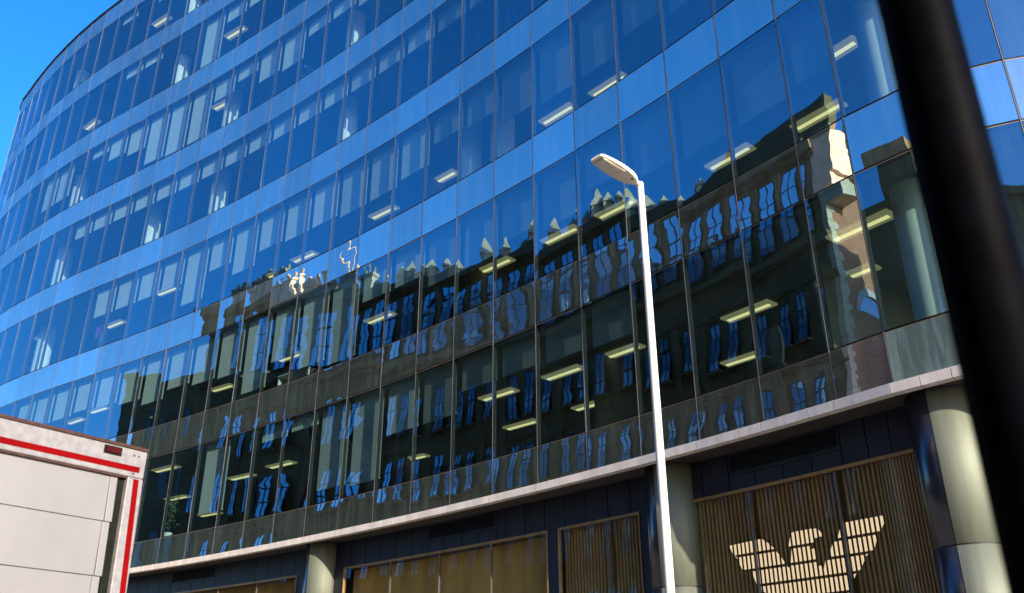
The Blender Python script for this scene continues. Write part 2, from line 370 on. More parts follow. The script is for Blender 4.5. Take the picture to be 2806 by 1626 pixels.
# ceiling lights (floor, x, y)
LIGHTS = [(3, 1.42, 22.9), (3, -2.35, 26.5), (3, 2.85, 21.5), (2, 6.7, 15.2), (2, 7.08, 17.28), (2, 5.4, 18.98), (3, -4.66, 28.78), (2, 1.41, 22.92), (2, -.49, 24.82), (2, -4.56, 28.79), (2, 2.85, 21.45), (1, 1.37, 23.02), (1, 2.75, 21.5), (1, -.4, 24.8), (1, 5.4, 19.0), (1, 6.01, 21.96), (1, 8.2, 19.7), (1, 7.08, 17.21), (1, 6.61, 15.07), (1, .28, 27.74), (1, 2.34, 25.75), (1, -3.53, 31.75), (2, -14.04, 38.06), (2, -15.95, 39.85), (1, -12.79, 33.1), (1, -14.0, 37.96), (1, -13.65, 41.3), (1, -10.34, 34.38), (1, -8.42, 32.58), (2, -18.46, 38.92), (2, -20.22, 40.58), (3, -10.3, 34.18), (3, -8.29, 32.29), (3, -14.85, 35.4), (3, -18.51, 38.99), (3, -22.52, 40.44), (2, -10.31, 34.37), (2, -12.11, 36.03), (2, -8.5, 32.5), (7, -18.34, 37.21), (6, -12.87, 33.38), (5, -12.89, 33.32), (6, -22.64, 40.59)]
for k, lx, ly in LIGHTS:
    i = min(range(len(PV)), key=lambda q: (PV[q] - Vector((lx, ly))).length); t = Vector((-NV[i].y, NV[i].x)); nn = NV[i]; c = Vector((lx, ly)); zc = HL[2 * k] - .014
    def slab(w, dpt, z0, z1, mat, mb):
        q4 = [c - t * w - nn * dpt, c + t * w - nn * dpt, c + t * w + nn * dpt, c - t * w + nn * dpt]
        return mb.hexa([(q.x, q.y, Z(z0)) for q in q4], [(q.x, q.y, Z(z1)) for q in q4], mat)
    h_ = slab(0.66, 0.19, zc - .05, zc, 'housing', MB()).build('ceiling_light', bld)
    slab(0.58, 0.05, zc - .075, zc - .051, 'tube', MB()).build('tube', h_)
# fascia strip: three metal panels to a bay
for m in range(M0 + 1, 24):
    for j in range(3):
        a, b = m + j / 3.0 + .004, m + (j + 1) / 3.0 - .004
        ribbon(MB(), a, b, -0.12, 0.05, HL[0] - .165, HL[0] - .004, 'fascia').build('fascia_panel', bld)
ribbon(MB(), M0 + 1, 24, -0.07, 0.06, HL[0] - .16, HL[0] - .006, 'gasket').build('fascia_rail', bld)
ribbon(MB(), M0 + 1, 30, -0.02, 1.2, HL[0] - .13, HL[0] - .02, 'soffit').build('soffit', bld)
# dark cladding panels and louvres above the shop fronts
TC = 0.70; ZB, ZT = 3.82, 4.52
LV = [(0.35, 1.98), (6.4, 8.04), (14.45, 16.05)]
COLS = [-1.28, 2.90, 10.9]
seams = []
m = -4.6
while m < 22:
    nxt = m + 0.42
    for a, b in LV:
        if m < a < nxt + .12 and nxt > a - .12: nxt = a
        if a - 1e-6 <= m < b - .01: nxt = b
    seams.append((m, nxt)); m = nxt
for a, b in seams:
    lv = [q for q in LV if abs(q[0] - a) < .02]
    g = 0.008
    if lv:
        root = ribbon(MB(), a + g, b - g, TC + .06, TC + .08, ZB + .27, ZT, 'gasket').build('louvre', bld)
        fr_ = MB(); ribbon(fr_, a + g, b - g, TC, TC + .05, ZT - .06, ZT, 'cladding'); ribbon(fr_, a + g, b - g, TC, TC + .05, ZB + .27, ZB + .33, 'cladding')
        ribbon(fr_, a + g, a + .04, TC, TC + .05, ZB + .33, ZT - .06, 'cladding'); ribbon(fr_, b - .04, b - g, TC, TC + .05, ZB + .33, ZT - .06, 'cladding'); fr_.build('frame', root)
        z = ZB + .345
        while z < ZT - .08:
            ms = span(a + .045, b - .045); sl = MB()
            for i in range(len(ms) - 1):
                p, q = ms[i], ms[i + 1]
                sl.hexa([fp(p, TC + .005, z), fp(q, TC + .005, z), fp(q, TC + .05, z + .03), fp(p, TC + .05, z + .03)], [fp(p, TC + .005, z + .008), fp(q, TC + .005, z + .008), fp(q, TC + .05, z + .038), fp(p, TC + .05, z + .038)], 'louvre')
            sl.build('slat', root); z += 0.036
        c = a
        while c < b - .1:
            ribbon(MB(), c + g, min(c + .41, b) - g, TC, TC + .04, ZB, ZB + .26, 'cladding').build('cladding_panel', bld); c += .41
    else:
        ribbon(MB(), a + g, b - g, TC, TC + .04, ZB, ZT, 'cladding').build('cladding_panel', bld)
ribbon(MB(), -4.6, 22, TC + .09, TC + .12, ZB - .03, HL[0] - .02, 'gasket').build('cladding_backing', bld)

# shop fronts under the cladding
def shop(a, b, joints, rods, emblem=None, back='shop_back', tb=1.9, light_frame=False):
    top = MB(); ribbon(top, a, b, TC - .02, TC + .05, ZB - .06, ZB - .004, 'bronze'); root = top.build('shop_window', bld)
    js = [a] + joints + [b]
    for i in range(len(js) - 1):
        ms = span(js[i] + .012, js[i + 1] - .012)
        for j in range(len(ms) - 1):
            p, q = ms[j], ms[j + 1]
            MB().hexa([fp(p, TC + .01, -1.5), fp(q, TC + .01, -1.5), fp(q, TC + .022, -1.5), fp(p, TC + .022, -1.5)], [fp(p, TC + .01, ZB - .062), fp(q, TC + .01, ZB - .062), fp(q, TC + .022, ZB - .062), fp(p, TC + .022, ZB - .062)], 'shop_glass', [2]).build('pane', root)
    for j in joints: ribbon(MB(), j - .010, j + .010, TC + .0, TC + .05, -1.5, ZB - .062, 'silver').build('glazing_bar', root)
    ribbon(MB(), a, b, TC, TC + .08, -1.6, -1.5, 'bronze').build('sill', root)
    w = .045 if light_frame else .02
    ribbon(MB(), b - w, b, TC - .03, TC + .06, -1.5, ZB - .062, 'bronze').build('jamb', root)
    ribbon(MB(), a, a + .02, TC - .03, TC + .06, -1.5, ZB - .062, 'bronze').build('jamb', root)
    ribbon(MB(), a, b, tb, tb + .05, -1.6, ZB, back).build('back_panel', root)
    if not rods:
        ribbon(MB(), a, b, TC + .1, tb, ZB - .05, ZB - .01, 'soffit').build('ceiling', root)
    if rods:
        u = a * 1.485 + .06
        while u < b * 1.485 - .05:
            mm = u / 1.485
            if all(abs(mm - j) > .03 for j in joints): ribbon(MB(), mm - .0125, mm + .0125, TC + .12, TC + .16, -1.5, ZB - .05, 'rod_bronze').build('rod', root)
            u += .09
    return root
EAGLE = [(3.147, 2.867), (2.415, 2.891), (2.269, 2.784), (2.143, 2.662), (1.981, 2.424), (1.888, 2.307), (1.864, 2.409), (1.856, 2.601), (1.869, 2.694), (1.857, 2.773), (1.77, 2.915), (1.338, 2.914), (1.236, 2.88), (1.134, 2.748), (1.269, 2.764), (1.371, 2.72), (1.414, 2.628), (1.356, 2.491), (1.324, 2.409), (1.376, 2.372), (1.243, 2.224), (1.193, 2.36), (1.114, 2.437), (1.008, 2.598), (0.886, 2.701), (0.825, 2.824), (0.733, 2.909), (0.604, 2.921), (0.004, 2.92), (-0.027, 2.842), (0.08, 2.709), (0.163, 2.616), (0.254, 2.429), (0.428, 2.336), (0.548, 2.152), (0.666, 2.082), (0.783, 1.875), (0.948, 1.652), (1.359, 1.478), (1.753, 1.466), (2.216, 1.633), (2.449, 1.968), (2.609, 2.061), (2.703, 2.336), (2.919, 2.408), (2.983, 2.605), (3.089, 2.726)]
def cuts(u):
    zs = []
    for i in range(len(EAGLE)):
        (x0, z0), (x1, z1) = EAGLE[i], EAGLE[(i + 1) % len(EAGLE)]
        if (x0 <= u) != (x1 <= u): zs.append(z0 + (u - x0) / (x1 - x0) * (z1 - z0))
    zs.sort(); return [(zs[i], zs[i + 1]) for i in range(0, len(zs) - 1, 2)]
ROWS = [2.935, 2.66, 2.385, 2.11, 1.835, 1.56, 1.285]
shopA = shop(-0.95, 2.80, [0.49, 1.71], True, tb=.98, light_frame=True)
u = -0.95 * 1.485 + .06
while u < 3.3:
    ul, ur = u + .019, u + .071; cl, cr = cuts(ul), cuts(ur); uc = cuts((ul + ur) / 2)
    segs = []
    if len(cl) == len(cr) and cl: segs = [(l[0], r_[0], l[1], r_[1]) for l, r_ in zip(cl, cr)]
    elif uc: segs = [(c_[0], c_[0], c_[1], c_[1]) for c_ in uc]
    for lb, rb, lt, rt in segs:
        for k in range(len(ROWS) - 1):
            hi, lo = ROWS[k] - .024, ROWS[k + 1] + .024
            a0, a1, b0, b1 = max(lb, lo), min(lt, hi), max(rb, lo), min(rt, hi)
            if a1 - a0 < .02 and b1 - b0 < .02: continue
            a1 = max(a1, a0 + .004); b1 = max(b1, b0 + .004)
            p, q = ul / 1.485, ur / 1.485; t0, t1 = TC + .075, TC + .10
            MB().hexa([fp(p, t0, a0), fp(q, t0, b0), fp(q, t1, b0), fp(p, t1, a0)], [fp(p, t0, a1), fp(q, t0, b1), fp(q, t1, b1), fp(p, t1, a1)], 'emblem', [2]).hexa([fp(p, t0, a0), fp(q, t0, b0), fp(q, t1, b0), fp(p, t1, a0)], [fp(p, t0, a1), fp(q, t0, b1), fp(q, t1, b1), fp(p, t1, a1)], 'soffit', [0, 1, 3, 4, 5]).build('emblem_bar', shopA)
    u += .09
shop(3.50, 5.06, [4.1], True, tb=.98)
shop(5.28, 10.30, [6.52, 7.75, 9.01], False, tb=1.05, back='shop_curtain')
shop(11.70, 17.2, [13.0, 14.3, 15.6], False, tb=1.05, back='shop_curtain')
shop(-4.5, -1.9, [-3.2], True, tb=.98)
for a, b in ((5.07, 5.27), (2.81, 3.49), (-1.89, -0.96), (10.31, 11.69)):
    ribbon(MB(), a, b, TC - .01, TC + .12, -1.6, ZB - .004, 'cladding').build('pier', bld)
ribbon(MB(), M0 + 1, 24, 2.3, 2.4, -1.6, HL[0] - .1, 'soffit').build('ground_floor_wall', bld)
# street columns clad in curved metal sheets
for m in COLS:
    c = fac(m, .64); nn = (fac(m, 1) - fac(m, 0)).normalized(); a0 = math.atan2(-nn.y, -nn.x)
    zs = [-1.6, 0.35, 2.20, HL[0] - .13]
    root = MB().lathe([(.485, Z(-1.6)), (.485, Z(HL[0] - .125))], 'gasket', 40, c.x, c.y, cap=False).build('column', bld, smooth=True)
    for i in range(3):
        for j in range(4):
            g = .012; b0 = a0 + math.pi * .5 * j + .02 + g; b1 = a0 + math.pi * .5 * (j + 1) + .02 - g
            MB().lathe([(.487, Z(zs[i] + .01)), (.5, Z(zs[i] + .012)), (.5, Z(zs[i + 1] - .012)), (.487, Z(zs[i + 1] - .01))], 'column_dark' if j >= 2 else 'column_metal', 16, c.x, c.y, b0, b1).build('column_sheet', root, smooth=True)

# ================================================================== OPPOSITE STREET FRONT (seen in the glass)
def obox(mb, s0, s1, w0, w1, z0, z1, mat):
    return mb.hexa([op(s0, w0, z0), op(s1, w0, z0), op(s1, w1, z0), op(s0, w1, z0)], [op(s0, w0, z1), op(s1, w0, z1), op(s1, w1, z1), op(s0, w1, z1)], mat)
def opening_wall(root, s0, s1, rows, name, mat, th=.45):
    """rows: list of (z0, z1, [(a, b) openings]); stone filled round the openings"""
    mb = MB()
    for z0, z1, ops in rows:
        e = s0
        for a, b in sorted(ops):
            if a > e: obox(mb, e, a, -th, 0, z0, z1, mat)
            e = b
        if s1 > e: obox(mb, e, s1, -th, 0, z0, z1, mat)
    return mb.build(name, root)
def window(root, a, b, z0, z1, nx=2, nz=3, lean=.12, frame='white_frame', sill=True):
    """sash window: the glass stands proud at its foot and leans back to the wall face at its head"""
    H = z1 - z0
    P = lambda x_, v, o: op(x_, -.02 + lean * H * (1 - v) + o, z0 + H * v)
    w = MB(); w.hexa([P(a, 0, 0), P(b, 0, 0), P(b, 0, -.02), P(a, 0, -.02)], [P(a, 1, 0), P(b, 1, 0), P(b, 1, -.02), P(a, 1, -.02)], 'window_glass'); wo = w.build('window', root)
    f = MB()
    def bar(x0, x1, v0, v1, o): f.hexa([P(x0, v0, o), P(x1, v0, o), P(x1, v0, .003), P(x0, v0, .003)], [P(x0, v1, o), P(x1, v1, o), P(x1, v1, .003), P(x0, v1, .003)], frame)
    for i in range(nx + 1):
        x_ = a + (b - a) * i / nx; e = .035 if i in (0, nx) else .018; bar(max(a, x_ - e), min(b, x_ + e), 0, 1, .03)
    for i in range(nz + 1):
        v_ = i / nz; e = (.04 if i in (0, nz) else .022) / H; bar(a + .01, b - .01, max(0, v_ - e), min(1, v_ + e), .026)
    f.build('window_frame', wo)
    if sill: obox(MB(), a - .08, b + .08, .004, lean * H + .06, z0 - .14, z0 - .004, 'stone').build('sill', wo)
    return wo
st = thing('stone_building', 'tall shaded sandstone building with narrow windows, mirrored in the blue glass facade', 'building')
S0, S1, TOP = 20.6, 47.8, 24.0
win_s = []
s_ = S0 + 1.0; i = 0
while s_ < S1 - 1.0:
    win_s.append((s_, s_ + .62)); s_ += (1.12, 1.62)[i % 2]; i += 1
att = []; s_ = S0 + .8
while s_ < S1 - 1.2: att.append((s_, s_ + .98)); s_ += 1.5
rows = []; zr = [(14.5, 16.85), (10.75, 13.1), (7.0, 9.35), (3.3, 5.6)]
shopw = [(S0 + .8 + 3.0 * k, S0 + 3.2 + 3.0 * k) for k in range(8)]
rows.append((-1.6, -1.0, [])); rows.append((-1.0, 2.0, shopw)); rows.append((2.0, 3.3, []))
prev = 3.3
for z0, z1 in zr[::-1]:
    if z0 > prev: rows.append((prev, z0, []))
    rows.append((z0, z1, win_s)); prev = z1
rows.append((prev, 19.5, [])); rows.append((19.5, 23.2, att)); rows.append((23.2, TOP, []))
opening_wall(st, S0, S1, rows, 'wall', 'stone')
b_ = MB(); obox(b_, S0 + .01, S1, -7.2, -.5, -1.6, TOP - .2, 'stone'); b_.build('wall', st)
for z0, z1 in zr:
    for a, b in win_s: window(st, a, b, z0, z1, lean=.11 if z0 > 9 else .17, frame='slate')
for a, b in att: window(st, a, b, 19.5, 23.2, 2, 3, .07, 'slate', False)
for a, b in shopw: window(st, a, b, -1.0, 2.0, 3, 1, .02, 'slate', False)
for z0, z1, pr in ((18.75, 19.2, .35), (17.15, 17.35, .14), (23.55, 24.15, .4), (2.3, 2.7, .3), (13.5, 13.65, .1), (9.75, 9.9, .1)):
    mb = MB(); obox(mb, S0 - .05, S1 + .05, .002, pr, z0, z1, 'stone'); obox(mb, S0 - .05, S1 + .05, .002, pr * .6, z0 - .12, z0 - .002, 'stone'); mb.build('cornice', st)
i = 0
for a, b in att[:-1]:
    mb = MB(); obox(mb, b + .1, b + .42, .003, .07, 19.22, 23.4, 'stone'); mb.build('pilaster', st)
for k in range(0, len(win_s) - 1, 2):
    b = win_s[k + 1][1]
    mb = MB(); obox(mb, b + .3, b + .7, .003, .08, 2.72, 17.0, 'stone'); mb.build('pilaster', st)
# pinnacles and chimneys along the parapet
def pinnacle(s, w, hgt, wd_):
    mb = MB(); z = 24.15
    def dia(q, zz): return [op(s - q, w, zz), op(s, w - q, zz), op(s + q, w, zz), op(s, w + q, zz)]
    mb.hexa(dia(wd_ * .7, z), dia(wd_ * .7, z + hgt * .3), 'pale_stone')
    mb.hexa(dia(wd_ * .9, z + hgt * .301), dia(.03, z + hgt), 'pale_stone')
    mb.build('pinnacle', st)
for s, hgt, wd_ in ((25.6, .7, .4), (27.2, .6, .35), (28.2, 1.0, .5), (29.2, 1.5, .7), (30.2, .8, .4), (31.9, 1.3, .6), (32.7, .5, .35), (34.5, 1.1, .5), (37.0, .7, .4), (38.2, 1.0, .45), (39.0, .9, .45), (40.4, .6, .35)):
    pinnacle(s, .1, hgt * 1.35, wd_ * 1.2)
for s, hgt, wd_ in ((41.8, 1.3, 1.3), (43.6, .9, 1.0), (45.2, 1.9, .9), (46.2, 1.6, .8), (47.1, 1.2, .7)):
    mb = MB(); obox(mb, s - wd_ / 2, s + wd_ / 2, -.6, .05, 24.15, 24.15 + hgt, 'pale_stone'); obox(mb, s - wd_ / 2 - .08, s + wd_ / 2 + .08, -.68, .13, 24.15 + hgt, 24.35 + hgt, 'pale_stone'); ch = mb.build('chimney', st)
    for q in (-.25, .25):
        p_ = op(s + q * wd_ * 1.4, -.28, 0); MB().lathe([(.14, Z(24.35 + hgt)), (.11, Z(24.85 + hgt))], 'brick', 10, p_[0], p_[1]).build('chimney_pot', ch)
for s, hgt in ((42.7, 4.2), (43.2, 3.6)):
    p_ = op(s, -1.0, 0); MB().lathe([(.05, Z(23.8)), (.03, Z(24 + hgt))], 'pale_stone', 8, p_[0], p_[1]).build('flagpole', st)
# mansard roof and corner gable
mb = MB(); mb.hexa([op(S0 + .3, -.6, 24.0), op(S1, -.6, 24.0), op(S1, -7, 24.0), op(S0 + .3, -7, 24.0)], [op(S0 + .3, -3, 25.6), op(S1 - 2, -3, 25.6), op(S1 - 2, -5.5, 25.6), op(S0 + .3, -5.5, 25.6)], 'slate'); mb.build('roof', st)
mb = MB(); k = [(S0 - 1.35, 24.16), (S0 + 5.4, 24.16), (S0 + 4.2, 24.6), (S0 + 3.0, 25.3), (S0 + 2.2, 25.75), (S0 - 1.35, 25.75)]
n0 = len(mb.v)
fr_ = [op(a, .05, z) for a, z in k]; bk_ = [op(a, -.5, z) for a, z in k]
mb.quad(fr_, 'stone'); mb.quad(bk_[::-1], 'stone')
for i in range(len(k)):
    j = (i + 1) % len(k); mb.quad([fr_[i], bk_[i], bk_[j], fr_[j]], 'stone')
mb.build('gable', st)
# sunlit end wall: brick field with stone quoins
def uvquad(name, pts, uvs, mat, parent):
    me = bpy.data.meshes.new(name); me.from_pydata(pts, [], [(0, 1, 2, 3)]); me.materials.append(MATS[mat]); ul_ = me.uv_layers.new()
    for i_, q in enumerate(uvs): ul_.data[i_].uv = q
    o_ = bpy.data.objects.new(name, me); COL.objects.link(o_); o_.parent = parent; return o_
uvquad('brick_wall', [op(S0 - .012, -.2, 4), op(S0 - .012, -6.8, 4), op(S0 - .012, -6.8, 22.0), op(S0 - .012, -.2, 22.0)], [(0, 0), (6.6, 0), (6.6, 18), (0, 18)], 'brick', st)
z = -1.4; i = 0
while z < 24:
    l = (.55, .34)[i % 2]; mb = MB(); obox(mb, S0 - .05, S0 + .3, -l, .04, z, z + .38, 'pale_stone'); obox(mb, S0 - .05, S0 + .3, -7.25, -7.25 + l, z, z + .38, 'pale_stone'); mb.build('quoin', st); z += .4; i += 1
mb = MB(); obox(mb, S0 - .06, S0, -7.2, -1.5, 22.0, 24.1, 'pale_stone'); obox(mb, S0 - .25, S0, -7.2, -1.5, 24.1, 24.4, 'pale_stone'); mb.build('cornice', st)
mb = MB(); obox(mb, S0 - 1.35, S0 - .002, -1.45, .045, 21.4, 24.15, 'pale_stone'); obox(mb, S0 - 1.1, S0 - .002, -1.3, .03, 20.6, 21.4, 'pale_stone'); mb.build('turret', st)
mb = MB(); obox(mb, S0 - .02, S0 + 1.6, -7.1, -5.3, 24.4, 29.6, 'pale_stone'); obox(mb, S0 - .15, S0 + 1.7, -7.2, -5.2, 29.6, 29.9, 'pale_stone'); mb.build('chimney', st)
# arched window in the end wall
ar = MB(); N = 14; c_ = (-1.9, 15.4)
for i in range(N):
    a, b = math.pi * i / N, math.pi * (i + 1) / N
    f_ = lambda r_, t_: op(S0 - .1, c_[0] + r_ * math.cos(t_), c_[1] + r_ * math.sin(t_) * 1.25)
    g_ = lambda r_, t_: op(S0 - .01, c_[0] + r_ * math.cos(t_), c_[1] + r_ * math.sin(t_) * 1.25)
    ar.hexa([g_(.85, a), g_(1.1, a), g_(1.1, b), g_(.85, b)], [f_(.85, a), f_(1.1, a), f_(1.1, b), f_(.85, b)], 'white_frame')
    ar.quad([op(S0 - .03, c_[0], c_[1]), op(S0 - .03, c_[0] + .85 * math.cos(a), c_[1] + 1.06 * math.sin(a)), op(S0 - .03, c_[0] + .85 * math.cos(b), c_[1] + 1.06 * math.sin(b))], 'window_glass')
ar.build('arched_window', st)
# lower neighbour at the far end
lo = thing('stone_building', 'lower flat-roofed sandstone building past the tall one, at the left end of the reflection', 'building')
mb = MB(); obox(mb, 47.85, 51.2, -10, -.1, -1.6, 19.5, 'stone'); obox(mb, 47.85, 51.3, -10.1, .1, 19.5, 19.8, 'stone'); mb.build('wall', lo)
for z in (15.5, 11.8, 8.0, 4.2):
    for s in (48.4, 49.7):
        mb = MB(); obox(mb, s, s + .5, -.11, -.06, z, z + 2.0, 'dim_glass'); mb.build('window', lo)
# neighbour nearer the camera
nb = thing('stone_building', 'stepped dark stone building mirrored in the right-hand corner of the glass', 'building')
nwin = [(-8.4 + 2.4 * k, -7.3 + 2.4 * k) for k in range(9)]
rows = [(-1.6, .2, [])]; prev = .2
for z0 in (.2, 4.0, 7.8, 11.6):
    if z0 > prev: rows.append((prev, z0, []))
    rows.append((z0, z0 + 2.3, nwin)); prev = z0 + 2.3
rows.append((prev, 18.0, []))
opening_wall(nb, -9.6, 15.2, rows, 'wall', 'stone')
for z0 in (.2, 4.0, 7.8, 11.6):
    for a, b in nwin:
        if a > -6: window(nb, a, b, z0, z0 + 2.3, 2, 2)
        else: mb = MB(); obox(mb, a, b, -.3, -.26, z0, z0 + 2.3, 'window_glass'); mb.build('window', nb)
mb = MB(); obox(mb, -9.6, 15.2, -12, -.5, -1.6, 17.8, 'stone'); mb.build('wall', nb)
mb = MB(); obox(mb, -9.7, 15.3, -.2, .3, 18.0, 18.4, 'stone'); mb.build('cornice', nb)
mb = MB(); obox(mb, 11.9, 13.6, -3, -.3, 18.4, 20.6, 'stone'); obox(mb, 9.0, 11.9, -3, -.3, 18.4, 19.3, 'stone'); mb.build('parapet', nb)
for s, w, zt in ((13.6, -7, 27.5), (12.6, -7.6, 26.6)):
    sp = thing('church_spire', 'slender dark spire %s in the mirrored sky at right' % ('taller of the two' if s > 13 else 'shorter of the two'), 'spire')
    p_ = op(s, w, 0); MB().lathe([(.75, Z(-1.6)), (.75, Z(20.0)), (.9, Z(20.0)), (.9, Z(20.3)), (.6, Z(20.4)), (.03, Z(zt))], 'slate', 8, p_[0], p_[1]).build('tower', sp)
    MB().lathe([(.02, Z(zt - .05)), (.02, Z(zt + .6))], 'slate', 6, p_[0], p_[1]).build('finial', sp)

# ================================================================== LORRY
tk = thing('delivery_lorry', 'white box lorry with red stripes seen from behind at lower left', 'lorry')
TB = Vector((-3.594, 8.64)); TE = Vector((.59061, .80695)); TN = Vector((.80695, -.59061))
def tp(a, w, z): p = TB + TE * a + TN * w; return (p.x, p.y, Z(z))
def tbox(mb, a0, a1, w0, w1, z0, z1, mat, lean=0.0):
    return mb.hexa([tp(a0 + lean, w0, z0), tp(a1 + lean, w0, z0), tp(a1 + lean, w1, z0), tp(a0 + lean, w1, z0)], [tp(a0, w0, z1), tp(a1, w0, z1), tp(a1, w1, z1), tp(a0, w1, z1)], mat)
AL, AR = -2.42, .06
tbox(MB(), AL, AR, -7.2, -.09, -.55, 2.37, 'truck_white').build('cargo_box', tk, bevel=.02)
tbox(MB(), AL - .01, AR + .0, -7.2, .012, 2.371, 2.40, 'rust').build('roof_edge', tk)
hd = tbox(MB(), AL, AR, -.088, 0, 2.105, 2.37, 'truck_grime').build('header', tk, bevel=.012)
tbox(MB(), AL + .06, AR - .06, .001, .004, 2.155, 2.21, 'truck_red').build('red_stripe', hd)
ml = tbox(MB(), -.395, -.215, .001, .010, 2.275, 2.352, 'rubber').build('marker_lamp', hd)
tbox(MB(), -.375, -.235, .011, .022, 2.29, 2.338, 'red_lens').build('lens', ml)
for a, z in ((-.08, 2.31), (-.03, 2.31), (-.02, 2.2), (-.06, 2.14)):
    tbox(MB(), a - .007, a + .007, .001, .006, z - .007, z + .007, 'rubber').build('rivet', hd)
tbox(MB(), AL + .1, -.11, -.10, -.004, 2.085, 2.104, 'rust').build('header_seal', tk)
for sgn, a0, a1 in ((1, -.105, AR), (-1, AL, AL + .165)):
    po = tbox(MB(), a0, a1, -.088, 0, -.55, 2.104, 'truck_grime', .06 if sgn > 0 else 0).build('corner_post', tk, bevel=.01)
    if sgn > 0: tbox(MB(), -.046, .010, .001, .004, -.5, 2.09, 'truck_red', .14).build('red_stripe', po)
    else: tbox(MB(), AL + .05, AL + .105, .001, .004, -.5, 2.09, 'truck_red').build('red_stripe', po)
tbox(MB(), -.185, -.107, -.088, -.05, -.55, 2.10, 'rubber', .06).build('door_seal', tk)
zz = [2.10, 1.665, 1.18, .70, .22, -.26, -.54]
for i in range(6):
    dp = tbox(MB(), AL + .166, -.262, -.086, -.035, zz[i + 1] + .003, zz[i] - .003, 'truck_white', .012).build('door_panel', tk, bevel=.003)
    tbox(MB(), -.257, -.187, -.086, -.033, zz[i + 1] + .003, zz[i] - .003, 'truck_white', .018).build('door_edge', dp, bevel=.003)
tbox(MB(), AL + .12, -.12, -.0885, -.0865, -.55, 2.10, 'rubber').build('door_backing', tk)
tbox(MB(), AL + .3, AR - .3, -7.0, -.3, -.9, -.56, 'rubber').build('chassis', tk)
tbox(MB(), AL + .05, AR - .05, -.25, -.05, -1.1, -.85, 'truck_grime').build('bumper', tk)
for a in (AL + .25, AR - .25):
    tbox(MB(), a - .12, a + .12, -.049, -.02, -1.05, -.9, 'red_lens').build('tail_lamp', tk)
for w in (-1.6, -5.9):
    for a in (AL + .2, AR - .2):
        mb = MB(); N = 20; cs = []
        for i in range(N):
            t0 = 2 * math.pi * i / N; t1 = 2 * math.pi * (i + 1) / N
            q = lambda aa, r_, tt: tp(aa, w + r_ * math.cos(tt), -1.19 + r_ * math.sin(tt))
            mb.quad([q(a - .14, .48, t0), q(a - .14, .48, t1), q(a + .14, .48, t1), q(a + .14, .48, t0)], 'rubber')
            for e in (a - .14, a + .14):
                mb.quad([q(e, .28, t0), q(e, .28, t1), q(e, .48, t1), q(e, .48, t0)], 'rubber'); mb.quad([q(e, .0, t0), q(e, .28, t1), q(e, .28, t0)], 'silver')
        mb.build('wheel', tk)
tbox(MB(), AL + .1, AR - .1, -9.3, -7.5, -.9, 1.4, 'truck_white').build('cab', tk, bevel=.12)

# ================================================================== STREET LAMP
lp = thing('street_lamp', 'slim white street lamp with flat LED head on a tall pole', 'street lamp')
PX, PY = 1.70, 10.29
MB().lathe([(.075, Z(-1.6)), (.075, Z(-.4)), (.058, Z(-.36)), (.053, Z(1.2)), (.0465, Z(5.2)), (.050, Z(5.21)), (.050, Z(5.25)), (.0462, Z(5.26)), (.045, Z(6.40)), (.040, Z(6.43)), (.015, Z(6.44))], 'lamp_white', 20, PX, PY).build('pole', lp, smooth=True)
ax = Vector((-.74, -.67)).normalized(); ay = Vector((-ax.y, ax.x)); TILT = math.tan(R(5))
def lpnt(u, v, z): p = Vector((PX, PY)) + ax * u + ay * v; return (p.x, p.y, Z(6.375 + u * TILT + z))
arm = MB()
arm.hexa([lpnt(.02, -.03, -.01), lpnt(.16, -.035, -.01), lpnt(.16, .035, -.01), lpnt(.02, .03, -.01)], [lpnt(.02, -.03, .05), lpnt(.16, -.035, .05), lpnt(.16, .035, .05), lpnt(.02, .03, .05)], 'lamp_white'); arm.build('spigot', lp, bevel=.01)
us = [.10, .14, .20, .28, .38, .50, .62, .74, .82, .85]; hw = [.045, .075, .098, .118, .132, .138, .134, .122, .108, .085]
zt = [.062, .08, .082, .076, .066, .056, .047, .039, .032, .025]
hm = MB(); n_ = len(us)
for i in range(n_ - 1):
    a, b = i, i + 1; zb = -.012
    A = [lpnt(us[a], -hw[a], zb + .012), lpnt(us[a], hw[a], zb + .012), lpnt(us[b], hw[b], zb + .012), lpnt(us[b], -hw[b], zb + .012)]
    Bm = [lpnt(us[a], -hw[a] + .012, zb), lpnt(us[a], hw[a] - .012, zb), lpnt(us[b], hw[b] - .012, zb), lpnt(us[b], -hw[b] + .012, zb)]
    Tt = [lpnt(us[a], -hw[a] * .55, zt[a]), lpnt(us[a], hw[a] * .55, zt[a]), lpnt(us[b], hw[b] * .55, zt[b]), lpnt(us[b], -hw[b] * .55, zt[b])]
    Sd = [lpnt(us[a], -hw[a], zt[a] * .55), lpnt(us[a], hw[a], zt[a] * .55), lpnt(us[b], hw[b], zt[b] * .55), lpnt(us[b], -hw[b], zt[b] * .55)]
    hm.quad(Bm, 'lamp_under'); hm.quad([A[0], A[3], Bm[3], Bm[0]], 'lamp_under'); hm.quad([A[1], Bm[1], Bm[2], A[2]], 'lamp_under')
    hm.quad([A[0], Sd[0], Sd[3], A[3]], 'lamp_white'); hm.quad([A[1], A[2], Sd[2], Sd[1]], 'lamp_white')
    hm.quad([Sd[0], Tt[0], Tt[3], Sd[3]], 'lamp_white'); hm.quad([Sd[1], Sd[2], Tt[2], Tt[1]], 'lamp_white'); hm.quad([Tt[0], Tt[1], Tt[2], Tt[3]], 'lamp_white')
